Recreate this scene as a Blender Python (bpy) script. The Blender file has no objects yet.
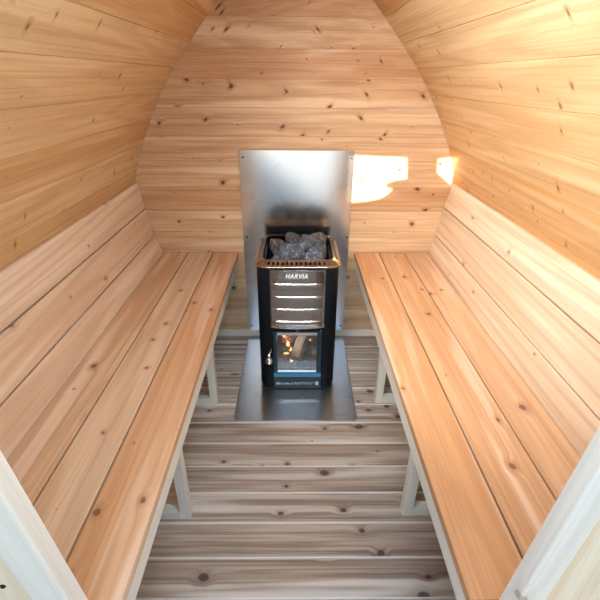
import bpy, bmesh, math, random
from mathutils import Vector, Matrix, noise
random.seed(7)
S = bpy.context.scene
COL = S.collection

# ------------------------------------------------------------------ camera
PITCH, YAW, ROLL, FPX = .4832, .0116, .0074, 422.57
c, s = math.cos(YAW), math.sin(YAW)
Xc = Vector((c, -s, 0)); Yc = Vector((s, c, 0)); Zc = Vector((0, 0, 1))
FW = Yc*math.cos(PITCH) - Zc*math.sin(PITCH)
UPV = Yc*math.sin(PITCH) + Zc*math.cos(PITCH)
RT = Xc*math.cos(ROLL) + UPV*math.sin(ROLL)
VP = UPV*math.cos(ROLL) - Xc*math.sin(ROLL)
cam = bpy.data.cameras.new('camera')
cam.sensor_width = 36; cam.lens = FPX/600*36
cam.clip_start = .02
camo = bpy.data.objects.new('camera', cam)
m = Matrix.Identity(4)
for i in range(3):
    m[i][0] = RT[i]; m[i][1] = VP[i]; m[i][2] = -FW[i]
m[0][3], m[1][3], m[2][3] = 0, 0, 1.4853
camo.matrix_world = m
COL.objects.link(camo); S.camera = camo

# ------------------------------------------------------------------ world, sun, daylight, added fill lamps
S.view_settings.view_transform = 'Standard'
S.view_settings.look = 'None'
S.view_settings.gamma = 1
S.view_settings.use_curve_mapping = False
S.view_settings.exposure = -0.10
w = bpy.data.worlds.new('world'); S.world = w; w.use_nodes = True
bg = w.node_tree.nodes['Background']
bg.inputs[0].default_value = (.60, .78, 1, 1); bg.inputs[1].default_value = .84

sun = bpy.data.lights.new('sun', 'SUN'); sun.energy = 34; sun.color = (1, .88, .70); sun.angle = .0025
suno = bpy.data.objects.new('sun', sun)
SUN_DIR = Vector((.27, 1, -.141))
suno.rotation_euler = SUN_DIR.to_track_quat('-Z', 'Y').to_euler()
suno.location = (-1.5, -4, 2.5)
COL.objects.link(suno)

def area(name, loc, target, sx, sy, power, col):
    l = bpy.data.lights.new(name, 'AREA'); l.shape = 'RECTANGLE'; l.size = sx; l.size_y = sy
    l.energy = power; l.color = col
    o = bpy.data.objects.new(name, l); o.location = loc
    o.rotation_euler = (Vector(target)-Vector(loc)).to_track_quat('-Z', 'Y').to_euler()
    COL.objects.link(o); return o
area('doorway_daylight', (-.20, -.70, 1.75), (.05, 2.0, .35), 1.2, .9, 12, (.74, .88, 1))
gl_ = area('warm_fill_right', (-.30, .50, 1.72), (.82, 1.85, 1.0), .40, .26, 11.5, (1, .945, .86))  # added fill lamp, no window here; brightens the right wall
gl_.data.spread = math.radians(85)
gl_ = area('cool_fill_back', (.12, .50, 1.76), (.0, 1.75, .25), .50, .24, 11, (.76, .89, 1))  # added cool fill lamp for the floor and back wall
gl_.data.spread = math.radians(150)

# ------------------------------------------------------------------ materials
def mat(name):
    mm = bpy.data.materials.new(name); mm.use_nodes = True
    nt = mm.node_tree; nt.nodes.clear()
    out = nt.nodes.new('ShaderNodeOutputMaterial'); b = nt.nodes.new('ShaderNodeBsdfPrincipled')
    nt.links.new(b.outputs[0], out.inputs[0])
    return mm, nt, b

class NT:
    def __init__(s, nt): s.nt = nt
    def n(s, t, **k):
        x = s.nt.nodes.new(t)
        for a, v in k.items(): setattr(x, a, v)
        return x
    def put(s, sock, v):
        if isinstance(v, bpy.types.NodeSocket): s.nt.links.new(v, sock)
        elif v is not None: sock.default_value = v
    def math(s, op, a, b=None, c=None, clamp=False):
        x = s.n('ShaderNodeMath', operation=op, use_clamp=clamp)
        s.put(x.inputs[0], a)
        if b is not None: s.put(x.inputs[1], b)
        if c is not None: s.put(x.inputs[2], c)
        return x.outputs[0]
    def xyz(s, a, b, c):
        x = s.n('ShaderNodeCombineXYZ'); s.put(x.inputs[0], a); s.put(x.inputs[1], b); s.put(x.inputs[2], c); return x.outputs[0]
    def noise(s, vec, scale=1, detail=3, rough=.5, dist=0):
        x = s.n('ShaderNodeTexNoise'); s.put(x.inputs['Vector'], vec); x.inputs['Scale'].default_value = scale
        x.inputs['Detail'].default_value = detail; x.inputs['Roughness'].default_value = rough; x.inputs['Distortion'].default_value = dist
        return x.outputs[0]
    def ramp(s, f, stops, interp='LINEAR'):
        x = s.n('ShaderNodeValToRGB'); s.put(x.inputs[0], f); r = x.color_ramp; r.interpolation = interp
        while len(r.elements) < len(stops): r.elements.new(.5)
        for e, (p, cc) in zip(r.elements, stops):
            e.position = p; e.color = (*cc, 1) if len(cc) == 3 else cc
        return x.outputs[0]
    def mix(s, f, a, b, mode='MIX'):
        x = s.n('ShaderNodeMix', data_type='RGBA', blend_type=mode)
        s.put(x.inputs[0], f); s.put(x.inputs[6], a if isinstance(a, bpy.types.NodeSocket) else (*a, 1))
        s.put(x.inputs[7], b if isinstance(b, bpy.types.NodeSocket) else (*b, 1)); return x.outputs[2]
    def mr(s, v, a, b, c=0, d=1, smooth=True):
        x = s.n('ShaderNodeMapRange', interpolation_type='SMOOTHSTEP' if smooth else 'LINEAR')
        for i, q in enumerate((v, a, b, c, d)): s.put(x.inputs[i], q)
        return x.outputs[0]

def srgb(r, g, b):
    f = lambda v: (v/255/12.92) if v/255 <= .04045 else ((v/255+.055)/1.055)**2.4
    return (f(r), f(g), f(b))

def wood(name, pale, warm, dark, knot, sap=(.8, .75, .65), grain=.5, streak=.0, ring=.5, kn=1.0, ksize=.011, kstretch=1.0, rough=.55, cell=.17, spec=.3, boardvar=.25, seed=0.0, edge=0.0, kthr=.25, kgain=1.6):
    """boards: UV in metres (u along the grain), attribute 'bid' random per board, 'tint' pale..warm"""
    mm, nt, b = mat(name); N = NT(nt)
    uv = N.n('ShaderNodeUVMap', uv_map='uv').outputs[0]
    sp = N.n('ShaderNodeSeparateXYZ'); nt.links.new(uv, sp.inputs[0]); u, v = sp.outputs[0], sp.outputs[1]
    bid = N.n('ShaderNodeAttribute', attribute_name='bid').outputs['Fac']
    tint = N.n('ShaderNodeAttribute', attribute_name='tint').outputs['Fac']
    bo = N.math('MULTIPLY_ADD', bid, 53.0, seed)
    # knots
    vor = N.n('ShaderNodeTexVoronoi', feature='F1', voronoi_dimensions='2D'); vor.inputs['Scale'].default_value = 1
    wob = N.noise(N.xyz(N.math('MULTIPLY', u, 9), N.math('MULTIPLY', v, 9), bo), 2, 2)
    wv = N.math('MULTIPLY_ADD', wob, .10, -.05)
    ku = N.math('ADD', N.math('DIVIDE', u, cell*1.35*kstretch), wv)
    kv = N.math('ADD', N.math('DIVIDE', v, cell), wv)
    nt.links.new(N.xyz(ku, kv, bo), vor.inputs['Vector'])
    d = N.math('MULTIPLY', vor.outputs['Distance'], cell)
    kf = N.math('FRACT', N.math('MULTIPLY', vor.outputs['Color'], 5.7)); ks = N.math('MAXIMUM', N.math('MULTIPLY_ADD', kf, ksize*kgain, -ksize*kthr), .0002)
    bend = N.math('MULTIPLY', N.mr(d, 0, .04, 1.5, 0), ks)
    vv = N.math('ADD', v, bend)
    lo = N.noise(N.xyz(N.math('MULTIPLY', u, .28), N.math('MULTIPLY', vv, 4.2), bo), 1, 1.5, .45)
    rings = N.math('SINE', N.math('MULTIPLY', lo, 75.0))
    rings = N.mr(rings, -.2, 1.0, 0, 1)
    fine = N.noise(N.xyz(N.math('MULTIPLY', u, 5), N.math('MULTIPLY', vv, 260), bo), 1, 3, .6)
    line = N.noise(N.xyz(N.math('MULTIPLY', u, 1.0), N.math('MULTIPLY', vv, 120), bo), 1, 2, .5)
    mid = N.noise(N.xyz(N.math('MULTIPLY', u, 1.3), N.math('MULTIPLY', vv, 42), bo), 1, 3, .55)
    broad = N.noise(N.xyz(N.math('MULTIPLY', u, 1.1), N.math('MULTIPLY', vv, 9), N.math('ADD', bo, 7.7)), 1, 2, .5)
    bv = N.math('MULTIPLY_ADD', N.math('SUBTRACT', N.math('FRACT', N.math('MULTIPLY', bid, 7.31)), .5), boardvar*2, tint)
    tf = N.math('ADD', bv, N.math('MULTIPLY_ADD', broad, .9, -.45), clamp=True)
    col = N.mix(tf, pale, warm)
    g = N.math('MULTIPLY', N.mr(mid, .46, .68), grain*.8)
    g = N.math('MAXIMUM', g, N.math('MULTIPLY', rings, ring*.55))
    col = N.mix(g, col, dark)
    col = N.mix(N.math('MULTIPLY', N.mr(fine, .35, .7), .22*grain+.05), col, dark)
    col = N.mix(N.math('MULTIPLY', N.mr(line, .52, .66), .75*grain), col, dark)
    if streak:
        st = N.noise(N.xyz(N.math('MULTIPLY', u, .8), N.math('MULTIPLY', vv, 15), N.math('ADD', bo, 3.3)), 1, 2, .5)
        col = N.mix(N.math('MULTIPLY', N.mr(st, .52, .68), streak), col, sap)
    # knots themselves
    halo = N.mr(N.math('DIVIDE', d, ks), .9, 2.6, 1, 0)
    col = N.mix(N.math('MULTIPLY', halo, .38*kn), col, dark)
    core = N.mr(N.math('DIVIDE', d, ks), .55, 1.05, 1, 0)
    kr = N.math('SINE', N.math('MULTIPLY', N.math('DIVIDE', d, ks), 17.0))
    kc = N.mix(N.mr(kr, -.5, 1), knot, tuple(x*2.6 for x in knot))
    col = N.mix(N.math('MULTIPLY', core, .88*kn, clamp=True), col, kc)
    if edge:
        col = N.mix(N.math('MULTIPLY', N.n('ShaderNodeAttribute', attribute_name='edge').outputs['Fac'], edge), col, sap)  # light caught on floor plank chamfers, painted in as a paler colour
    nt.links.new(col, b.inputs['Base Color'])
    b.inputs['Roughness'].default_value = rough
    b.inputs['Specular IOR Level'].default_value = spec
    bp = N.n('ShaderNodeBump'); bp.inputs['Strength'].default_value = .12; bp.inputs['Distance'].default_value = .002
    nt.links.new(N.math('ADD', mid, fine), bp.inputs['Height']); nt.links.new(bp.outputs[0], b.inputs['Normal'])
    return mm

M = {}
M['back'] = wood('cedar_back_wall', srgb(220, 190, 152), srgb(190, 140, 98), srgb(138, 90, 56), srgb(60, 34, 22), grain=.42, ring=.4, ksize=.009, cell=.14, kthr=.12, kn=1, boardvar=.35, streak=.35, sap=srgb(246, 224, 194))
M['side'] = wood('pale_cedar_side_wall', srgb(226, 198, 156), srgb(206, 160, 108), srgb(158, 108, 62), srgb(92, 58, 34), grain=.3, ring=.4, ksize=.010, cell=.19, kstretch=.42, kthr=.75, kgain=2.0, kn=.9, boardvar=.3, streak=.3, sap=srgb(250, 230, 190))
M['seat'] = wood('cedar_seat_boards', srgb(222, 196, 166), srgb(206, 156, 112), srgb(162, 114, 78), srgb(84, 56, 44), grain=.36, ring=.5, ksize=.009, cell=.165, kthr=.15, kn=.9, boardvar=.15, streak=.42, sap=srgb(244, 226, 206), rough=.5)
M['backrest'] = wood('pale_cedar_backrest_boards', srgb(230, 208, 182), srgb(214, 176, 138), srgb(170, 126, 94), srgb(104, 76, 60), grain=.24, ring=.5, ksize=.010, cell=.25, kn=.8, boardvar=.15, streak=.5, sap=srgb(248, 232, 214), rough=.5)
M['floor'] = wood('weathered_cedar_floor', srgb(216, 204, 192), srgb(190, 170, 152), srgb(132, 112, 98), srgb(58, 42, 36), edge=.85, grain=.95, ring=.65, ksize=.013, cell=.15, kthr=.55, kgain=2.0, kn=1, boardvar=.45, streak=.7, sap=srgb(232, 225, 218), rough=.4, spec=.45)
M['pale'] = wood('whitish_softwood_frame', srgb(236, 234, 226), srgb(232, 226, 212), srgb(206, 200, 186), srgb(120, 104, 88), grain=.3, ring=.3, ksize=.008, cell=.3, kn=.7, rough=.55)
M['end'] = wood('pale_softwood_front_panel', srgb(240, 232, 212), srgb(236, 218, 186), srgb(206, 182, 148), srgb(120, 84, 60), grain=.3, ring=.5, ksize=.008, cell=.25, kn=.8)

def metal(name, col, rough, metallic=1.0, streaks=0, smudge=0, aniso=0):
    mm, nt, b = mat(name); N = NT(nt)
    b.inputs['Metallic'].default_value = metallic
    b.inputs['Base Color'].default_value = (*col, 1); b.inputs['Roughness'].default_value = rough
    if streaks or smudge:
        tc = N.n('ShaderNodeTexCoord').outputs['Object']
        mp = N.n('ShaderNodeMapping'); mp.inputs['Scale'].default_value = (9, 9, 5); nt.links.new(tc, mp.inputs[0])
        sm = N.noise(mp.outputs[0], 1.0, 5, .6, 1.2)
        rr = N.mr(sm, .45, .75, rough, rough+streaks)
        nt.links.new(rr, b.inputs['Roughness'])
        if smudge:
            nt.links.new(N.mix(N.math('MULTIPLY', N.mr(sm, .56, .72), smudge), col, tuple(x*.45 for x in col)), b.inputs['Base Color'])
    if aniso: b.inputs['Anisotropic'].default_value = aniso
    return mm
M['shield'] = metal('brushed_stainless_sheet', (.63, .68, .74), .17, streaks=.0, smudge=.3)
M['plate'] = metal('dull_steel_floor_sheet', (.36, .39, .42), .4, streaks=.0, smudge=.35)
M['steel'] = metal('polished_stainless', (.80, .76, .73), .13, streaks=.06)
M['chrome'] = metal('chrome', (.8, .8, .8), .12)
M['black'] = metal('black_painted_steel', (.004, .006, .009), .5, metallic=0)
M['black'].node_tree.nodes['Principled BSDF'].inputs['Specular IOR Level'].default_value = .18
M['dark'] = metal('blue_black_enamel', (.005, .024, .038), .4, metallic=0)
M['ledge'] = metal('sky_tinted_dark_metal', (.07, .26, .42), .35, metallic=.4)  # dark metal; blue of the reflected sky put into the base colour
M['screw'] = metal('dark_screw', (.03, .03, .03), .5)
M['white'] = metal('white_print', (.62, .70, .76), .5, metallic=0)
M['logo'] = metal('brushed_white_logo', (.9, .92, .94), .35, metallic=.2)

def brick():
    mm, nt, b = mat('sooty_firebrick'); N = NT(nt)
    tc = N.n('ShaderNodeTexCoord').outputs['Object']
    a = N.noise(tc, 14, 5, .6)
    nt.links.new(N.ramp(a, [(.3, srgb(96, 84, 82)), (.5, srgb(150, 130, 126)), (.7, srgb(190, 178, 172))]), b.inputs['Base Color'])
    b.inputs['Roughness'].default_value = .9
    return mm
M['brick'] = brick()
def rock(name, a0, a1, a2):
    mm, nt, b = mat(name); N = NT(nt)
    tc = N.n('ShaderNodeTexCoord').outputs['Object']
    a = N.noise(tc, 42, 6, .65)
    oi = N.n('ShaderNodeObjectInfo').outputs['Random']
    ve = N.n('ShaderNodeTexNoise'); nt.links.new(tc, ve.inputs['Vector']); ve.inputs['Scale'].default_value = 16; ve.inputs['Detail'].default_value = 4; ve.inputs['Distortion'].default_value = 1.5
    vein = N.mr(N.math('ABSOLUTE', N.math('SUBTRACT', ve.outputs[0], .5)), 0, .02, 1, 0)
    col = N.ramp(a, [(.3, a0), (.52, a1), (.72, a2)])
    col = N.mix(N.math('MULTIPLY', vein, .38), col, srgb(170, 176, 182))
    nt.links.new(col, b.inputs['Base Color']); b.inputs['Roughness'].default_value = .75
    bp = N.n('ShaderNodeBump'); bp.inputs['Strength'].default_value = .6; bp.inputs['Distance'].default_value = .004
    nt.links.new(a, bp.inputs['Height']); nt.links.new(bp.outputs[0], b.inputs['Normal'])
    return mm
M['rock'] = rock('grey_sauna_stone', srgb(30, 36, 44), srgb(66, 74, 84), srgb(124, 132, 144))
M['rock_brown'] = rock('brownish_sauna_stone', srgb(36, 34, 34), srgb(70, 64, 60), srgb(116, 104, 92))
M['ash'] = rock('grey_ash', srgb(80, 82, 88), srgb(124, 126, 134), srgb(176, 180, 188))
def logm(name, a, bb, cc):
    mm, nt, b = mat(name); N = NT(nt)
    tc = N.n('ShaderNodeTexCoord').outputs['Object']
    mp = N.n('ShaderNodeMapping'); mp.inputs['Scale'].default_value = (10, 70, 70); nt.links.new(tc, mp.inputs[0])
    n1 = N.noise(mp.outputs[0], 1, 4, .6)
    nt.links.new(N.ramp(n1, [(.3, a), (.5, bb), (.7, cc)]), b.inputs['Base Color']); b.inputs['Roughness'].default_value = .9
    return mm
M['log'] = logm('grey_bark', srgb(74, 72, 68), srgb(118, 116, 108), srgb(158, 156, 146))
M['log_cut'] = logm('pale_cut_wood', srgb(150, 128, 96), srgb(190, 166, 128), srgb(208, 188, 150))
M['log_char'] = logm('glowing_charred_wood', srgb(60, 38, 34), srgb(130, 78, 64), srgb(190, 120, 96))
def emis(name, c0, c1, st):
    mm, nt, b = mat(name); N = NT(nt)
    tc = N.n('ShaderNodeTexCoord').outputs['Generated']
    sp = N.n('ShaderNodeSeparateXYZ'); nt.links.new(tc, sp.inputs[0])
    col = N.ramp(sp.outputs[2], [(.0, c0), (.45, c1), (1, c0)])
    b.inputs['Base Color'].default_value = (0, 0, 0, 1)
    nt.links.new(col, b.inputs['Emission Color']); b.inputs['Emission Strength'].default_value = st
    return mm
M['flame'] = emis('flame', (1, .20, .03), (1, .62, .22), 2.2)
def glass():
    mm, nt, b = mat('stove_glass')
    b.inputs['Base Color'].default_value = (.93, .95, .96, 1); b.inputs['Roughness'].default_value = .03
    nt.nodes.remove(b)
    tr = nt.nodes.new('ShaderNodeBsdfTransparent'); gl = nt.nodes.new('ShaderNodeBsdfGlossy'); gl.inputs['Roughness'].default_value = .08
    fr = nt.nodes.new('ShaderNodeFresnel'); fr.inputs[0].default_value = 1.6; mx = nt.nodes.new('ShaderNodeMixShader')
    out = [n for n in nt.nodes if n.type == 'OUTPUT_MATERIAL'][0]
    nt.links.new(fr.outputs[0], mx.inputs[0]); nt.links.new(tr.outputs[0], mx.inputs[1]); nt.links.new(gl.outputs[0], mx.inputs[2]); nt.links.new(mx.outputs[0], out.inputs[0])
    return mm
M['glass'] = glass()

# ------------------------------------------------------------------ mesh helpers
class Boards:
    """collects boards (prisms running along an axis, with rounded arrises) with grain UVs"""
    def __init__(s):
        s.bm = bmesh.new(); s.uv = s.bm.loops.layers.uv.new('uv')
        s.bid = s.bm.faces.layers.float.new('bid'); s.tint = s.bm.faces.layers.float.new('tint')
        s.edge = s.bm.faces.layers.float.new('edge')
    def _fin(s, faces, fu, bid, tint):
        for f in faces:
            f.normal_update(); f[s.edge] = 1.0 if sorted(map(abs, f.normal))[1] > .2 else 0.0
            f[s.bid] = bid; f[s.tint] = tint
            for l in f.loops: l[s.uv].uv = fu(l.vert.co, f)
    def prism(s, section, origin, A, B, L, tint=.5, bid=None, ends=None, seg=1):
        """section: list of (a,b) coords in plane A,B; extruded along L (vector). grain along L"""
        bid = random.random() if bid is None else bid
        A = Vector(A); B = Vector(B); L = Vector(L); O = Vector(origin); Ld = L.normalized(); ln = L.length
        loops = []
        for k in range(seg+1):
            loops.append([s.bm.verts.new(O + A*a + B*b + L*(k/seg)) for a, b in section])
        fs = []; n = len(section)
        for k in range(seg):
            for i in range(n):
                j = (i+1) % n
                fs.append(s.bm.faces.new((loops[k][i], loops[k][j], loops[k+1][j], loops[k+1][i])))
        fs.append(s.bm.faces.new(loops[0][::-1])); fs.append(s.bm.faces.new(loops[-1]))
        off = bid*11.3
        def fu(co, f):
            r = co-O
            return (r.dot(Ld)+off, r.dot(A) + r.dot(B)*.9 + off*.37)
        s._fin(fs, fu, bid, tint)
        return fs
    def box(s, x0, x1, y0, y1, z0, z1, axis='x', bev=.002, **k):
        R = {'x': ((x0, x1), (y0, y1), (z0, z1)), 'y': ((y0, y1), (x0, x1), (z0, z1)), 'z': ((z0, z1), (x0, x1), (y0, y1))}[axis]
        V = {'x': ((1, 0, 0), (0, 1, 0), (0, 0, 1)), 'y': ((0, 1, 0), (1, 0, 0), (0, 0, 1)), 'z': ((0, 0, 1), (1, 0, 0), (0, 1, 0))}[axis]
        sec = chamfer(0, R[1][1]-R[1][0], 0, R[2][1]-R[2][0], bev)
        return s.prism(sec, (x0, y0, z0), V[1], V[2], Vector(V[0])*(R[0][1]-R[0][0]), **k)
    def build(s, name, material, parent=None, **props):
        bmesh.ops.recalc_face_normals(s.bm, faces=s.bm.faces)
        me = bpy.data.meshes.new(name); s.bm.to_mesh(me); s.bm.free(); me.materials.append(material)
        return link(name, me, parent, **props)

def chamfer(a0, a1, b0, b1, r):
    r = min(r, (a1-a0)*.45, (b1-b0)*.45); q = r*.3
    return [(a0+r, b0), (a1-r, b0), (a1-q, b0+q), (a1, b0+r), (a1, b1-r), (a1-q, b1-q), (a1-r, b1), (a0+r, b1), (a0+q, b1-q), (a0, b1-r), (a0, b0+r), (a0+q, b0+q)]

def link(name, me, parent=None, **props):
    o = bpy.data.objects.new(name, me); COL.objects.link(o)
    if parent is not None:
        o.parent = parent
        o.matrix_parent_inverse = Matrix.Translation(parent.location).inverted()
    for k, v in props.items(): o[k] = v
    return o
def thing(name, label, cat, loc=(0, 0, 0), group=None):
    o = bpy.data.objects.new(name, None); COL.objects.link(o); o.location = loc; o.empty_display_size = .05
    o['label'] = label; o['category'] = cat
    if group: o['group'] = group
    return o

def mesh(name, bm, material, parent=None, smooth=False, **props):
    bmesh.ops.recalc_face_normals(bm, faces=bm.faces)
    me = bpy.data.meshes.new(name); bm.to_mesh(me); bm.free()
    if isinstance(material, (list, tuple)):
        for q in material: me.materials.append(q)
    else: me.materials.append(material)
    if smooth:
        for p in me.polygons: p.use_smooth = True
    return link(name, me, parent, **props)

def bbox(bm, x0, x1, y0, y1, z0, z1, bev=0, seg=2):
    r = bmesh.ops.create_cube(bm, size=1)
    for v in r['verts']:
        v.co = Vector(((x0+x1)/2+v.co.x*(x1-x0), (y0+y1)/2+v.co.y*(y1-y0), (z0+z1)/2+v.co.z*(z1-z0)))
    if bev:
        es = list({e for v in r['verts'] for e in v.link_edges})
        bmesh.ops.bevel(bm, geom=es, offset=bev, segments=seg, affect='EDGES', profile=.5)

def poly_extrude(bm, pts, vec):
    """pts: 3D closed outline; extrude by vec"""
    a = [bm.verts.new(p) for p in pts]; b = [bm.verts.new(Vector(p)+Vector(vec)) for p in pts]
    n = len(pts)
    bm.faces.new(a); bm.faces.new(b[::-1])
    for i in range(n): bm.faces.new((a[i], a[(i+1) % n], b[(i+1) % n], b[i]))

def lathe(bm, prof, origin, axis, n=20):
    axis = Vector(axis).normalized(); O = Vector(origin)
    t = axis.orthogonal().normalized(); q = axis.cross(t)
    rings = []
    for r, h in prof:
        rings.append([bm.verts.new(O+axis*h+(t*math.cos(2*math.pi*i/n)+q*math.sin(2*math.pi*i/n))*max(r, 1e-5)) for i in range(n)])
    for a, b in zip(rings, rings[1:]):
        for i in range(n): bm.faces.new((a[i], a[(i+1) % n], b[(i+1) % n], b[i]))
    bm.faces.new(rings[0]); bm.faces.new(rings[-1][::-1])

# ------------------------------------------------------------------ pod profile
YB = 2.345; YF = .455
PROF = [(.0, 2.13), (.15, 1.995), (.357, 1.800), (.438, 1.71), (.530, 1.605), (.615, 1.504), (.690, 1.390), (.762, 1.260), (.823, 1.130), (.878, .985),
        (.922, .83), (.950, .68), (.958, .53), (.948, .38), (.92, .23), (.87, .09), (.83, .0)]
def px(z):
    for (xa, za), (xb, zb) in zip(PROF, PROF[1:]):
        if zb <= z <= za: return xa+(xb-xa)*(za-z)/(za-zb)
    return 0 if z > 2 else .83
# arc-length resample so plank joints land at z = 1.73, 1.63, 1.53, 1.41, 1.29 ...
def arc_points(pitch, z_ref):
    pts = []
    for (xa, za), (xb, zb) in zip(PROF, PROF[1:]):
        for k in range(40):
            t = k/40; pts.append((xa+(xb-xa)*t, za+(zb-za)*t))
    pts.append(PROF[-1])
    acc = [0]
    for a, b in zip(pts, pts[1:]): acc.append(acc[-1]+math.hypot(a[0]-b[0], a[1]-b[1]))
    s0 = min(range(len(pts)), key=lambda i: abs(pts[i][1]-z_ref)); base = acc[s0]
    ss = [0]; k = base % pitch
    if k > .02: ss.append(k)
    while ss[-1]+pitch < acc[-1]: ss.append((ss[-1] if len(ss) > 1 else k)+pitch) if len(ss) > 1 else ss.append(k+pitch)
    if acc[-1]-ss[-1] > .02: ss.append(acc[-1])
    out = []
    for q in ss:
        i = min(range(len(acc)), key=lambda i: abs(acc[i]-q)); out.append(pts[i])
    return out
JOINTS = arc_points(.1375, 1.635)

# floor
fb = Boards()
k = -10
while True:
    y0 = 1.545 - .1313*k; y1 = y0-.1313
    k += 1
    if y1 > YB+.2: continue
    if y0 < -1.2: break
    a = min(y0, YB+.02)
    wdt = .83 if y1 > .4 else 1.0
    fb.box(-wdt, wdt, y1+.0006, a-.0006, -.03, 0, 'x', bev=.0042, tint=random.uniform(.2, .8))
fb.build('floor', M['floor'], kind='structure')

# side walls: flat planks following the pod curve
def side_wall(sign, name):
    b = Boards(); T = .028
    for (xa, za), (xb, zb) in zip(JOINTS, JOINTS[1:]):
        A = Vector((sign*xa, 0, za)); B = Vector((sign*xb, 0, zb))
        d = (B-A); W = d.length; d.normalize(); nrm = Vector((d.z*-sign, 0, d.x*sign))
        # outward normal
        if nrm.x*sign < 0: nrm = -nrm
        sec = [(.0018, 0), (W-.0018, 0), (W-.0004, .003), (W+.004, T), (-.004, T), (.0004, .003)]
        b.prism(sec, (A.x, YF-.03, A.z), d, nrm, (0, YB+.03-YF+.03, 0), tint=random.uniform(.3, .7), seg=1)
    return b.build(name, M['side'], kind='structure')
side_wall(-1, 'wall_left'); side_wall(1, 'wall_right')

# back wall: horizontal boards cut to the pod outline
bb = Boards()
zs = [0.0, .054, .184, .314, .4445, .5745, .704, .823, .957, 1.092, 1.219, 1.352, 1.482, 1.61, 1.739, 1.868, 1.995, 2.13]
tints = [.35, .3, .3, .35, .3, .22, .15, .45, .6, .7, .4, .55, .65, .35, .75, .6, .5]
for i, (z0, z1) in enumerate(zip(zs, zs[1:])):
    xa, xb = px(z0)+.004, px(z1)+.004
    pr = .004 if .57 < z0 < .75 else 0
    ch = .0016; ya = YB-pr; T = .03
    bid = random.random()
    lip = .0055 if abs(z1-.823) < .001 else ch
    sec = [(0, z0+ch), (ch, z0+.00005), (T, z0+.00005), (T, z1-.00005), (lip, z1-.00005), (0, z1-lip)]
    fs = bb.prism([(a, z-z0) for a, z in sec], (-1, ya, z0), (0, 1, 0), (0, 0, 1), (2, 0, 0), tint=tints[i], bid=bid)
    for v in {v for f in fs for v in f.verts}:
        t = (v.co.z-z0)/(z1-z0); X = xa+(xb-xa)*t
        v.co.x = X if v.co.x > 0 else -X
bb.build('wall_back', M['back'], kind='structure')
q = Boards(); q.box(-.83, .83, YB-.018, YB-.001, 0, .040, 'x', bev=.003, tint=.3); q.build('baseboard_back', M['pale'], kind='structure')

# front wall with the doorway (camera looks in through it)
def jx(z): return .334+.098*z
fw = Boards()
def arch(z):
    return jx(z) if z < 1.30 else max(.05, .461-.16*(z-1.3)**1.0-.55*(z-1.3)**2)
YW0, YW1 = .428, .452
NZ = 26
for sgn in (-1, 1):
    # vertical-grain boards stepping outwards from the doorway
    edges = [0, .075, .20, .325, .45, .58, .66]
    for e0, e1 in zip(edges, edges[1:]):
        bid = random.random()
        for kz in range(NZ):
            z0 = 2.13*kz/NZ; z1 = 2.13*(kz+1)/NZ
            def xo(z, e): return min(arch(z)+.004+e, px(z))
            pts = [(xo(z0, e0), z0), (xo(z0, e1), z0), (xo(z1, e1), z1), (xo(z1, e0), z1)]
            if pts[1][0]-pts[0][0] < 1e-4 and pts[2][0]-pts[3][0] < 1e-4: continue
            va = [fw.bm.verts.new((sgn*x, YW0, z)) for x, z in pts]; vb = [fw.bm.verts.new((sgn*x, YW1, z)) for x, z in pts]
            fs = [fw.bm.faces.new(va), fw.bm.faces.new(vb[::-1])]
            for i in range(4): fs.append(fw.bm.faces.new((va[i], va[(i+1) % 4], vb[(i+1) % 4], vb[i])))
            fw._fin(fs, lambda co, f: (co.z+bid*9, co.x+co.y+bid*5), bid, .5)
bmesh.ops.remove_doubles(fw.bm, verts=fw.bm.verts, dist=1e-5)
wf = fw.build('wall_front', M['end'], kind='structure')
# gable above the doorway
g = Boards()
for z0 in [1.86, 1.95, 2.04]:
    z1 = z0+.09; xa, xb = px(z0)-.002, max(px(z1)-.002, .004)
    bid = random.random()
    va = [g.bm.verts.new((x, .456, z)) for x, z in ((-xa, z0), (xa, z0), (xb, z1), (-xb, z1))]; vb = [g.bm.verts.new((v.co.x, .478, v.co.z)) for v in va]
    fs = [g.bm.faces.new(va), g.bm.faces.new(vb[::-1])]+[g.bm.faces.new((va[i], va[(i+1) % 4], vb[(i+1) % 4], vb[i])) for i in range(4)]
    g._fin(fs, lambda co, f: (co.x+bid*9, co.z+bid*5), bid, .5)
g.build('trim_3', M['end'], kind='structure')
# door jambs
def jamb(sgn, name, wide):
    b = Boards(); z0, z1 = 0.0, 1.30
    x0, x1 = jx(z0), jx(z1)
    r = .004
    sec = [(0, .035), (0, r), (r*.3, r*.3), (r, 0), (wide-.012, 0), (wide-.004, .004), (wide, .013), (wide, .035)]
    fs = b.prism(sec, (0, .4145, 0), (sgn, 0, 0), (0, 1, 0), (0, 0, z1), tint=.3, seg=4)
    for v in {v for f in fs for v in f.verts}: v.co.x += sgn*(x0+(x1-x0)*v.co.z/z1)
    return b.build(name, M['pale'], kind='structure')
jl = jamb(-1, 'trim_1', .071); jr = jamb(1, 'trim_2', .055)
bm = bmesh.new(); lathe(bm, [(.0005, -.0025), (.004, -.0025), (.005, -.0005), (.005, 0)], (-0.513, YW0, 0.692), (0, 1, 0), 16)
mesh('screw', bm, M['screw'], wf)

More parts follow.
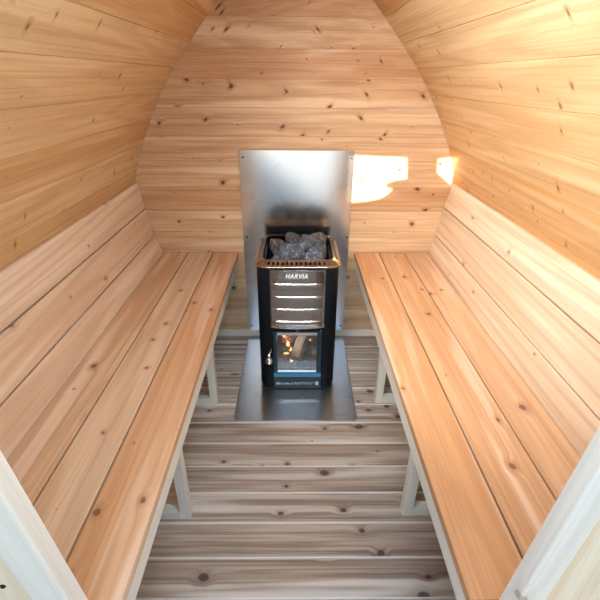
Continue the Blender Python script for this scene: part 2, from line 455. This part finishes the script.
# added board wall, unseen behind the camera, holes cut to shape the sun patches
gm, gnt, gb_ = mat('pale_frosty_ground'); GN = NT(gnt)
gtc = GN.n('ShaderNodeTexCoord').outputs['Object']
gnt.links.new(GN.ramp(GN.noise(gtc, 3, 5), [(.3, (.42, .44, .46)), (.7, (.62, .64, .66))]), gb_.inputs['Base Color']); gb_.inputs['Roughness'].default_value = .9
bm = bmesh.new(); bbox(bm, -12, 12, -16, 6, -.10, -.032); mesh('ground', bm, gm, kind='structure')
def prism_curve(name, outer, holes, y, depth, material, **props):
    cu = bpy.data.curves.new(name, 'CURVE'); cu.dimensions = '2D'; cu.fill_mode = 'BOTH'; cu.extrude = depth/2
    for loop in [outer]+holes:
        sp = cu.splines.new('POLY'); sp.points.add(len(loop)-1); sp.use_cyclic_u = True
        for p, (x, z) in zip(sp.points, loop): p.co = (x, z, 0, 1)
    o = bpy.data.objects.new('tmp', cu); COL.objects.link(o)
    o.rotation_euler = (math.pi/2, 0, 0); o.location = (0, y, 0)
    bpy.context.view_layer.update()
    me = bpy.data.meshes.new_from_object(o.evaluated_get(bpy.context.evaluated_depsgraph_get()))
    me.transform(o.matrix_world); bpy.data.objects.remove(o)
    me.name = name; me.materials.clear(); me.materials.append(material)
    return link(name, me, None, **props)
DY = 2.345+5.0; dx, dz = -.27*DY, .141*DY
h1 = [(.284, 1.124), (.595, 1.112), (.606, 1.002), (.541, .997), (.492, .972), (.500, .955), (.536, .948), (.511, .92), (.470, .895), (.42, .882), (.297, .869), (.284, .89)]
h2 = [(.759, 1.108), (.856, 1.118), (.852, .975), (.835, .985), (.765, 1.04)]
prism_curve('wall_sun_mask', [(-2.75, -.03), (-.75, -.03), (-.75, 3.2), (-2.75, 3.2)], [[(x+dx, z+dz) for x, z in h] for h in (h1, h2)], -5.0, .012, M['end'], kind='structure')

# ------------------------------------------------------------------ benches
def bench(sgn, P, label):
    x0 = P['x0']
    t = thing('sauna_bench', label, 'bench', (sgn*.56, 1.4, 0), 'pair of slatted cedar benches along the side walls')
    ya, yb = .462, YB-.006
    X = P['seat']
    for i, (a, b_) in enumerate(zip(X, X[1:])):
        q = Boards(); g = .0028
        lo, hi = sorted((sgn*(a+(g if i else 0)), sgn*(b_-g)))
        q.box(lo, hi, ya, yb, .547, .575, 'y', bev=.003, tint=P['tint'][i], bid=P['bid'][i]); q.build('seat_board', M['seat'], t)
    R = P['rest']
    for i, ((xa, za), (xb, zb)) in enumerate(zip(R, R[1:])):
        A = Vector((sgn*xa, 0, za)); B = Vector((sgn*xb, 0, zb)); d = (B-A); W = d.length; d.normalize()
        nrm = Vector((abs(d.z)*sgn, 0, -abs(d.x)))
        ga = .003
        q = Boards(); q.prism(chamfer(ga, W-ga, 0, .024, .003), (A.x, ya, A.z), d, nrm, (0, yb-ya, 0), tint=P['rt'][i], bid=P['rb'][i])
        q.build('backrest_board', M['backrest'], t)
    # apron under the front edge
    q = Boards(); lo, hi = sorted((sgn*(x0+.003), sgn*(x0+.039))); q.box(lo, hi, ya, yb-.03, .487, .547, 'y', bev=.002, tint=.3); q.build('front_apron', M['pale'], t)
    for yl in P['legs']:
        lo, hi = sorted((sgn*P['lx'][0], sgn*P['lx'][1]))
        q = Boards(); q.box(lo, hi, yl, yl+.037, 0, .547, 'z', bev=.0018, tint=.2); q.build('leg', M['pale'], t)
        lo, hi = sorted((sgn*P['lx'][1], sgn*.815))
        q = Boards(); q.box(lo, hi, yl, yl+.037, 0, .038, 'x', bev=.0018, tint=.2); q.build('floor_rail', M['pale'], t)
        q = Boards(); q.box(lo, hi, yl, yl+.037, .50, .547, 'x', bev=.0018, tint=.2); q.build('seat_rail', M['pale'], t)
        lo, hi = sorted((sgn*.765, sgn*.802))
        q = Boards(); q.box(lo, hi, yl, yl+.037, .038, .50, 'z', bev=.0018, tint=.2); q.build('leg', M['pale'], t)
    # rear uprights carrying the backrest
    for yl in (.7, 1.4, 2.1):
        (xa, za), (xb, zb) = P['rest'][0], P['rest'][-1]
        A = Vector((sgn*(xa), 0, za)); B = Vector((sgn*xb, 0, zb)); d = (B-A); W = d.length; d.normalize()
        nrm = Vector((abs(d.z)*sgn, 0, -abs(d.x)))
        q = Boards(); q.prism(chamfer(.0, .036, .025, .045, .002), Vector((A.x, yl, A.z))-d*.02, (0, 1, 0), nrm, d*(W-.15), tint=.2)
        q.build('back_support', M['pale'], t)
    return t
bench(-1, dict(x0=.3406, seat=(.3406, .487, .6306, .7758), rest=((.7765, .560), (.8131, .679), (.8399, .8346), (.8650, .979)), tint=(.7, .2, .35), bid=(.13, .42, .77),
      rt=(.35, .4, .0), rb=(.31, .58, .09), legs=(1.038, 1.667), lx=(.396, .434)),
      'slatted cedar bench along the dimmer left wall, left of the stove')
bench(1, dict(x0=.3462, seat=(.3462, .4903, .6405, .7837), rest=((.7845, .560), (.8054, .6879), (.8313, .8467), (.8605, .984)), tint=(.85, .6, .45), bid=(.66, .24, .9),
      rt=(.3, .25, .05), rb=(.72, .36, .5), legs=(1.050, 1.685), lx=(.411, .450)),
      'slatted cedar bench along the sunlit right wall, right of the stove')

# ------------------------------------------------------------------ heat shield on the back wall
sh = thing('heat_shield', 'brushed stainless steel sheet screwed to the back wall behind the stove', 'heat shield', (.003, YB-.014, .042))
bm = bmesh.new(); bbox(bm, -.3014, .3077, YB-.016, YB-.0135, .0425, 1.1498, bev=.0006, seg=1)
mesh('metal_sheet', bm, M['shield'], sh)
for x, z in [(-.281, 1.113), (-.282, .673), (-.283, .079), (.295, 1.111), (.295, .673), (.288, .077)]:
    bm = bmesh.new(); lathe(bm, [(.0005, -.0035), (.0035, -.0035), (.0055, -.0012), (.0055, 0.0)], (x, YB-.016, z), (0, 1, 0), 14)
    mesh('screw', bm, M['screw'], sh)
    bm = bmesh.new(); lathe(bm, [(.004, 0), (.004, .0085)], (x, YB-.0135, z), (0, 1, 0), 12)
    mesh('spacer', bm, M['screw'], sh)

# steel sheet under the stove
bm = bmesh.new()
a = .024; yf = 1.552; yr = 2.318; xl, xr = -.3035, .3055
poly_extrude(bm, [(xl, yf+a, .0005), (xl+a*.9, yf, .0005), (xr-a*.9, yf, .0005), (xr, yf+a, .0005), (xr, yr, .0005), (xl, yr, .0005)], (0, 0, .0025))
bmesh.ops.bevel(bm, geom=[e for e in bm.edges if all(v.co.z > .002 for v in e.verts)], offset=.001, segments=1, affect='EDGES')
fp = mesh('floor_plate', bm, M['plate'])
fp['label'] = 'dull steel sheet with clipped corners lying on the floor under the stove'; fp['category'] = 'floor plate'

# ------------------------------------------------------------------ stove
SX, SY = .0095, 1.8015          # centre line, front plane
ST = thing('wood_burning_stove', 'black wood-burning sauna stove with steel front and stones on top', 'stove', (SX, SY+.215, .003))
def rrect(hx, y0, y1, r, n=6, rb=None):
    rb = r if rb is None else rb
    pts = []
    for cx, cy, a0, rr in ((hx-r, y0+r, -90, r), (hx-rb, y1-rb, 0, rb), (-hx+rb, y1-rb, 90, rb), (-hx+r, y0+r, 180, r)):
        for i in range(n+1):
            a = math.radians(a0+90*i/n); pts.append((SX+cx+rr*math.cos(a), cy+rr*math.sin(a)))
    return pts
HW = .196
Z0, ZT = .004, .704
# casing : C-shaped shell, open in front between the two rounded corner columns
out = rrect(HW, SY, SY+.43, .052, 8, .04)
# order starts at front right corner bottom going ccw to the back -> ... -> front-left
gl, gr = SX-.128, SX+.128
cx = [(gr, SY+.002)]+out+[(gl, SY+.002)]
inner = [(gl, SY+.05), (gl-.03, SY+.07), (gl-.03, SY+.40), (gr+.03, SY+.40), (gr+.03, SY+.07), (gr, SY+.05)]
outline = [(gr, SY+.002)]+[p for p in out if True]
# drop points of the corner arcs that lie on the front inside the gap
outline = [(gr, SY+.001)]+out+[(gl, SY+.001)]+inner
bm = bmesh.new()
zz = [(Z0, .007), (Z0+.018, .0015), (Z0+.03, 0), (ZT, 0)]
cen = Vector((SX, SY+.215))
rings = []
for z, ins in zz:
    ring = []
    for i, (x, y) in enumerate(outline):
        if 0 < i <= len(out):
            dv = (Vector((x, y))-cen).normalized(); x2, y2 = x-dv.x*ins, y-dv.y*ins*(.6)
        else: x2, y2 = x, y
        ring.append(bm.verts.new((x2, y2, z)))
    rings.append(ring)
n = len(outline)
for r0, r1 in zip(rings, rings[1:]):
    for i in range(n): bm.faces.new((r0[i], r0[(i+1) % n], r1[(i+1) % n], r1[i]))
bm.faces.new(rings[0][::-1]); bm.faces.new(rings[-1])
cas = mesh('casing', bm, M['black'], ST, smooth=False)
bm = bmesh.new(); bm.from_mesh(cas.data)
for f in bm.faces: f.smooth = len(f.verts) == 4
for e in bm.edges:
    if len(e.link_faces) == 2 and e.calc_face_angle() > .5: e.smooth = False
bm.to_mesh(cas.data); bm.free()
# black front fascia behind door and around
bm = bmesh.new()
fx0, fx1 = gl+.0005, gr-.0005
bbox(bm, fx0, fx1, SY+.006, SY+.03, .362, .392)          # strip above the door
bbox(bm, fx0, SX-.108, SY+.012, SY+.03, .10, .362); bbox(bm, SX+.108, fx1, SY+.012, SY+.03, .10, .362)
bbox(bm, fx0, fx1, SY+.012, SY+.03, .006, .10)
mesh('fascia', bm, M['black'], ST)
# firebox lining
bm = bmesh.new()
bbox(bm, gl-.025, gr+.025, SY+.36, SY+.38, .09, .40); bbox(bm, gl-.027, gl-.012, SY+.03, SY+.36, .09, .40)
bbox(bm, gr+.012, gr+.027, SY+.03, SY+.36, .09, .40); bbox(bm, gl-.025, gr+.025, SY+.031, SY+.38, .40, .415)
bbox(bm, gl-.025, gr+.025, SY+.031, SY+.38, .075, .09)
mesh('firebox', bm, M['brick'], ST)
# stone well floor
bm = bmesh.new(); bbox(bm, gl-.028, gr+.028, SY+.052, SY+.398, .64, .65)
mesh('stone_tray', bm, M['black'], ST)

# steel front panel, bowed forward, with raised ribs; flared lower lip
bm = bmesh.new()
nx, ZA, ZB = 24, .394, .7035
rib_z = [.627, .560, .493, .425]
zl = sorted(set([ZA, ZA+.006, ZA+.014, .415] + [ZB] + [z+o for z in rib_z for o in (-.012, -.008, -.004, 0, .002, .004, .0045)] + [.66, .68, .69, .59, .525, .46]))
def front_y(x, z):
    u = (x-SX)/.128
    y = SY-.006-.006*(1-u*u)
    if z < .425:
        y -= .012*((.425-z)/.031)**1.0*(1-.25*abs(u))
    for rz in rib_z:
        q = z-rz-.0   # ribs: sharp under-edge, bulging to the middle
        env = max(0, 1-(abs(u)/.97)**10)
        if -.013 <= q <= .007:
            y -= .005*env*(max(0, 1-abs(q)/.012) if q < 0 else max(0, 1-q/.004))
    return y
grid = []
for z in zl:
    row = []
    for i in range(nx+1):
        u = -1+2*i/nx
        zz2 = z
        if z <= ZA+.02: zz2 = z-.006*(1-u*u)*(1-(z-ZA)/.021)
        x = SX+u*.132
        row.append(bm.verts.new((x, front_y(x, z), zz2)))
    grid.append(row)
for a_, b_ in zip(grid, grid[1:]):
    for i in range(nx): bm.faces.new((a_[i], a_[i+1], b_[i+1], b_[i]))
r = bmesh.ops.solidify(bm, geom=list(bm.faces), thickness=.0015)
fpan = mesh('front_panel', bm, M['steel'], ST, smooth=True, label='ribbed polished steel front panel')
# logo
fc = bpy.data.curves.new('logo', 'FONT'); fc.body = 'HARVIA'; fc.size = .030; fc.extrude = .0012; fc.shear = .25; fc.offset = .0004
fc.align_x = 'CENTER'; fc.align_y = 'CENTER'; fc.space_character = 1.12
to = bpy.data.objects.new('tmp', fc); COL.objects.link(to); bpy.context.view_layer.update()
me = bpy.data.meshes.new_from_object(to.evaluated_get(bpy.context.evaluated_depsgraph_get())); bpy.data.objects.remove(to)
sx = .104/(max(v.co.x for v in me.vertices)-min(v.co.x for v in me.vertices)); 
me.transform(Matrix.Translation((SX-.006, SY-.0130, .669)) @ Matrix.Rotation(math.pi/2, 4, 'X') @ Matrix.Diagonal((sx, 1.12, 1, 1)))
me.materials.clear(); me.materials.append(M['logo'])
link('logo', me, ST, label='silver HARVIA lettering')

# door
DR = bmesh.new(); yd = SY-.006
bbox(DR, SX-.124, SX-.104, yd, yd+.016, .1135, .360, bev=.002); bbox(DR, SX+.100, SX+.124, yd, yd+.016, .1135, .360, bev=.002)
bbox(DR, SX-.104, SX+.100, yd+.004, yd+.016, .350, .360); bbox(DR, SX-.104, SX+.100, yd+.004, yd+.016, .1135, .122)
door = mesh('door', DR, M['dark'], ST)
bm = bmesh.new(); bbox(bm, SX-.1035, SX+.0995, yd+.005, yd+.009, .1225, .3495); mesh('door_glass', bm, M['glass'], door)
for z0, z1, nm in ((.343, .358, 'upper'), (.1145, .128, 'lower')):
    bm = bmesh.new(); bbox(bm, SX-.1035, SX+.0995, yd-.002, yd+.004, z0, z1, bev=.001); mesh('glass_retainer', bm, M['chrome'], door, label='bright steel strip along the %s edge of the door glass' % nm)
for x in (SX, SX+.118):
    bm = bmesh.new(); lathe(bm, [(.003, 0), (.003, .014)], (x, yd+.008, .358), (0, 0, 1), 10); mesh('hinge_pin', bm, M['chrome'], door)
# handle: stem and coiled ball
bm = bmesh.new()
hx, hy = SX-.1435, SY-.034
pts = [(hx+.012, SY+.000, .262), (hx+.010, SY-.022, .262), (hx+.003, hy, .252), (hx, hy, .225)]
for a_, b_ in zip(pts, pts[1:]):
    a_, b_ = Vector(a_), Vector(b_); lathe(bm, [(.0048, -.001), (.0048, (b_-a_).length+.001)], a_, b_-a_, 10)
hstem = mesh('door_handle', bm, M['chrome'], door, smooth=True)
bm = bmesh.new()
R0 = .021; prof = []
for i in range(49):
    t = i/48; a = math.pi*t; rr = R0*math.sin(a)*(1+.07*math.sin(t*math.pi*18)); prof.append((max(rr, .0006), -R0*math.cos(a)))
lathe(bm, prof, (hx, hy, .208), (0, 0, 1), 24); 
lathe(bm, [(.011, 0), (.0095, .012), (.008, .025)], (hx, hy, .222), (0, 0, 1), 16)
mesh('handle_knob', bm, M['chrome'], ST, smooth=True)
# ledge and ash drawer
bm = bmesh.new()
poly_extrude(bm, [(SX-.124, SY+.010, .110), (SX-.124, SY-.010, .108), (SX-.124, SY-.014, .089), (SX-.124, SY+.010, .089)], (.248, 0, 0))
mesh('drawer_ledge', bm, M['ledge'], ST, label='dark sloped ledge above the ash drawer, sky reflection painted in blue')
bm = bmesh.new(); bbox(bm, SX-.1255, SX+.1255, SY-.008, SY+.011, .007, .0885, bev=.002)
dr = mesh('ash_drawer', bm, M['dark'], ST)
bm = bmesh.new(); rnd = random.Random(3)
yy = SY-.0080
x = SX-.112
while x < SX-.045:               # small printed marks, too small to read in the photograph
    wd = rnd.uniform(.002, .005)
    if rnd.random() < .85: bbox(bm, x, x+wd, yy-.0006, yy+.0003, .034, .034+rnd.choice((.006, .012, .016)))
    x += wd+.0015
while x < SX+.090:
    wd = rnd.uniform(.003, .007)
    for zc in (.036, .045):
        if rnd.random() < .75: bbox(bm, x, x+wd, yy-.0006, yy+.0003, zc, zc+.003)
    x += wd+.0012
bbox(bm, SX+.098, SX+.112, yy-.0006, yy+.0003, .031, .053)
mesh('label_print', bm, M['white'], dr, label='pale printed markings on the ash drawer')
# plinth
bm = bmesh.new(); pl_ = rrect(HW-.018, SY+.012, SY+.42, .04)
poly_extrude(bm, [(x, y, .0032) for x, y in pl_], (0, 0, .004)); mesh('plinth', bm, M['black'], ST)

# collar: slotted polished rim round the stones
bm = bmesh.new()
def perim(hx, y0, y1, r):
    """points + flag; straight parts split in slot pitch"""
    P = []
    cs = [(hx-r, y0+r), (hx-r, y1-r), (-hx+r, y1-r), (-hx+r, y0+r)]
    st = [(-hx+r, y0), (hx, y0+r), (hx-r, y1), (-hx, y1-r)]
    en = [(hx-r, y0), (hx, y1-r), (-hx+r, y1), (-hx, y0+r)]
    cnt = [13, 15, 13, 15]
    for k in range(4):
        (ax, ay), (bx, by) = st[k], en[k]
        nseg = cnt[k]
        for i in range(nseg):
            for off in (0, .42):
                t = (i+off)/nseg; P.append((ax+(bx-ax)*t, ay+(by-ay)*t))
        for i in range(8):
            a = math.radians(-90+90*k+90*i/8); P.append((cs[k][0]+r*math.cos(a), cs[k][1]+r*math.sin(a)))
    return P
# profile rows: (half width, y0, y1, radius, z)
yc0, yc1 = SY-.003, SY+.432
rows = []
def row(ins, z, r): rows.append((perim(.206-ins, yc0+ins, yc1-ins, r), z))
for a_ in ((.004, .704, .060), (.0005, .706, .062), (0, .711, .062), (.0025, .715, .060), (.010, .7195, .055), (.018, .7245, .049), (.028, .731, .042), (.036, .7345, .036),
           (.039, .7345, .035), (.041, .733, .034), (.042, .718, .033)): row(*a_)
rv = [[bm.verts.new((SX+x, y, z)) for x, y in P] for P, z in rows]
NP = len(rv[0])
def straight(i):
    base = 0
    for cn in (13, 15, 13, 15):
        if base <= i < base+2*cn: return (i-base) % 2 == 0
        base += 2*cn+8
    return False
for k, (a_, b_) in enumerate(zip(rv, rv[1:])):
    for i in range(NP):
        if straight(i) and k in (4, 5): continue       # the slots
        bm.faces.new((a_[i], a_[(i+1) % NP], b_[(i+1) % NP], b_[i]))
bmesh.ops.solidify(bm, geom=list(bm.faces), thickness=.0012)
for f in bm.faces: f.smooth = True
for e in bm.edges:
    if len(e.link_faces) == 2 and e.calc_face_angle() > .6: e.smooth = False
mesh('stone_collar', bm, M['steel'], ST, label='polished steel rim with slots around the stones')

bm = bmesh.new()
Pi = perim(.206-.0435, yc0+.0435, yc1-.0435, .033)
va = [bm.verts.new((SX+x, y, .7225)) for x, y in Pi]; vb = [bm.verts.new((SX+x, y, .604)) for x, y in Pi]
for i in range(NP): bm.faces.new((va[i], va[(i+1) % NP], vb[(i+1) % NP], vb[i]))
bmesh.ops.solidify(bm, geom=list(bm.faces), thickness=.0012)
mesh('stone_well', bm, M['black'], ST)
# ------------------------------------------------------------------ stones
def stone_mesh(seed, rx, ry, rz):
    rnd = random.Random(seed); bm = bmesh.new()
    bmesh.ops.create_icosphere(bm, subdivisions=4, radius=1)
    planes = []
    for i in range(16):
        nv = Vector((rnd.gauss(0, 1), rnd.gauss(0, 1), rnd.gauss(0, 1))).normalized(); planes.append((nv, rnd.uniform(.56, .86)))
    off = Vector((rnd.random()*50, rnd.random()*50, 3))
    for v in bm.verts:
        p = v.co.copy()
        for nv, dd in planes:
            e = p.dot(nv)-dd
            if e > 0: p -= nv*e*1.0
        p *= 1+.10*noise.noise(p*1.7+off)+.045*noise.noise(p*5+off)+.02*noise.noise(p*13+off)
        v.co = Vector((p.x*rx, p.y*ry, p.z*rz*.86))*1.36
    for f in bm.faces: f.smooth = True
    for e in bm.edges:
        if e.calc_face_angle() > .32: e.smooth = False
    me = bpy.data.meshes.new('sauna_stone'); bm.to_mesh(me); bm.free(); return me
# x, y, z, rx, ry, rz, rot, material, label
STN = [
 (-.025, 1.935, .722, .062, .045, .050, .2, 'rock', 'largest pale-veined grey stone, front centre of the pile'),
 (.054, 2.040, .728, .066, .056, .058, 1.1, 'rock', 'big blue-grey cracked stone standing highest, right of centre'),
 (.088, 1.925, .702, .056, .050, .052, 2.3, 'rock', 'large grey stone in the front right corner of the stove top'),
 (-.090, 2.085, .712, .060, .040, .036, .1, 'rock_brown', 'flat brown-grey stone in the back left corner of the stove top'),
 (-.016, 2.125, .722, .046, .040, .042, .9, 'rock_brown', 'brownish stone against the back rim, centre of the row'),
 (.104, 2.125, .722, .048, .050, .045, 1.9, 'rock_brown', 'tan-lit stone in the back right corner of the stove top'),
 (.133, 2.030, .700, .032, .040, .034, .4, 'rock', 'small dark stone wedged against the right rim'),
 (-.103, 1.895, .680, .050, .032, .034, 2.7, 'rock', 'low dark stone in the front left corner, half under the rim'),
 (-.070, 2.000, .685, .042, .040, .036, 1.4, 'rock', 'small shadowed stone between the flat brown one and the largest one'),
]
for i, (x, y, z, rx, ry, rz, rot, mk, lab) in enumerate(STN):
    me = stone_mesh(100+i, rx, ry, rz); me.materials.append(M[mk])
    o = link('sauna_stone', me, None, label=lab, category='stone', group='sauna stones piled on the stove')
    o.location = (x, y, z); o.rotation_euler = (.1*i, .17*i, rot)

# ------------------------------------------------------------------ fire
bm = bmesh.new()
gn = 18
vs = [[bm.verts.new((gl-.008+(gr-gl+.016)*i/gn, SY+.036+.30*j/gn, .113+.014*noise.noise(Vector((i*.55, j*.55, 4)))+.022*(j/gn))) for i in range(gn+1)] for j in range(gn+1)]
for j in range(gn):
    for i in range(gn): bm.faces.new((vs[j][i], vs[j][i+1], vs[j+1][i+1], vs[j+1][i]))
bmesh.ops.solidify(bm, geom=list(bm.faces), thickness=.004)
ashb = mesh('ash_bed', bm, M['ash'], smooth=True, kind='stuff', label='grey ash and embers covering the floor of the firebox', category='ash')
def log(p0, p1, r, mk, label, seed, square=False):
    bm = bmesh.new(); p0 = Vector(p0); p1 = Vector(p1); L = (p1-p0).length; nn = 14; rings = []
    for k in range(nn+1):
        h = L*k/nn; ring = []
        for i in range(14):
            a = 2*math.pi*i/14
            rr = r*(1+.12*noise.noise(Vector((math.cos(a)*1.5, math.sin(a)*1.5, h*9+seed))))
            if square: rr *= .86/max(abs(math.cos(a)), abs(math.sin(a)))**.8
            if k in (0, nn): rr *= .93
            ring.append(bm.verts.new((h, rr*math.cos(a), rr*math.sin(a))))
        rings.append(ring)
    for a_, b_ in zip(rings, rings[1:]):
        for i in range(14): bm.faces.new((a_[i], a_[(i+1) % 14], b_[(i+1) % 14], b_[i]))
    f0 = bm.faces.new(rings[0]); f1 = bm.faces.new(rings[-1][::-1]); f0.material_index = 1; f1.material_index = 1
    o = mesh('firewood_log', bm, [M[mk], M['log_cut']], label=label, category='firewood', group='split logs burning in the firebox')
    d = (p1-p0).normalized(); o.rotation_euler = d.to_track_quat('X', 'Z').to_euler(); o.location = p0
    return o
log((SX-.005, SY+.075, .150), (SX+.085, SY+.26, .330), .036, 'log', 'grey-barked log leaning up to the right behind the stove glass', 1, True)
log((SX-.055, SY+.20, .165), (SX-.035, SY+.28, .380), .038, 'log_char', 'reddish charred log standing behind the flames', 5, True)
log((SX+.105, SY+.10, .160), (SX+.085, SY+.27, .165), .028, 'log', 'thin ashy log lying low at the right side of the firebox', 9)
fl = bpy.data.lights.new('fire_glow', 'POINT'); fl.energy = .6; fl.color = (1, .72, .55); fl.shadow_soft_size = .03
flo = bpy.data.objects.new('fire_glow', fl); flo.location = (SX-.045, SY+.085, .27); COL.objects.link(flo)
def flame(x, y, z, h, r, lean, label):
    bm = bmesh.new(); n_ = 12; rings = []
    for k in range(n_+1):
        t = k/n_; rr = r*(math.sin(math.pi*min(1, t*1.0)**.7))*(1-t*.35)+.0002
        cx_ = lean*t*t+.3*r*math.sin(t*7+x*90)
        rings.append([bm.verts.new((cx_+rr*math.cos(2*math.pi*i/10), .5*rr*math.sin(2*math.pi*i/10), h*t)) for i in range(10)])
    for a_, b_ in zip(rings, rings[1:]):
        for i in range(10): bm.faces.new((a_[i], a_[(i+1) % 10], b_[(i+1) % 10], b_[i]))
    o = mesh('flame', bm, M['flame'], smooth=True, label=label, category='flame', group='flames in the firebox'); o.location = (x, y, z)
flame(SX-.069, SY+.05, .292, .040, .0085, -.008, 'highest flame at the upper left of the stove glass')
flame(SX-.046, SY+.05, .235, .048, .0105, -.014, 'largest orange flame licking the charred log')
flame(SX-.036, SY+.052, .205, .034, .007, .004, 'small flame just below the largest one')
flame(SX-.055, SY+.05, .190, .014, .016, 0, 'low flat flame at the foot of the charred log')
flame(SX-.030, SY+.05, .138, .020, .009, -.008, 'lowest flame, beside the leaning log near the ash')
flame(SX+.026, SY+.06, .318, .034, .011, -.016, 'flame at the top middle of the stove glass')
flame(SX+.066, SY+.06, .268, .010, .006, .0, 'tiny ember flame at the right side of the glass')
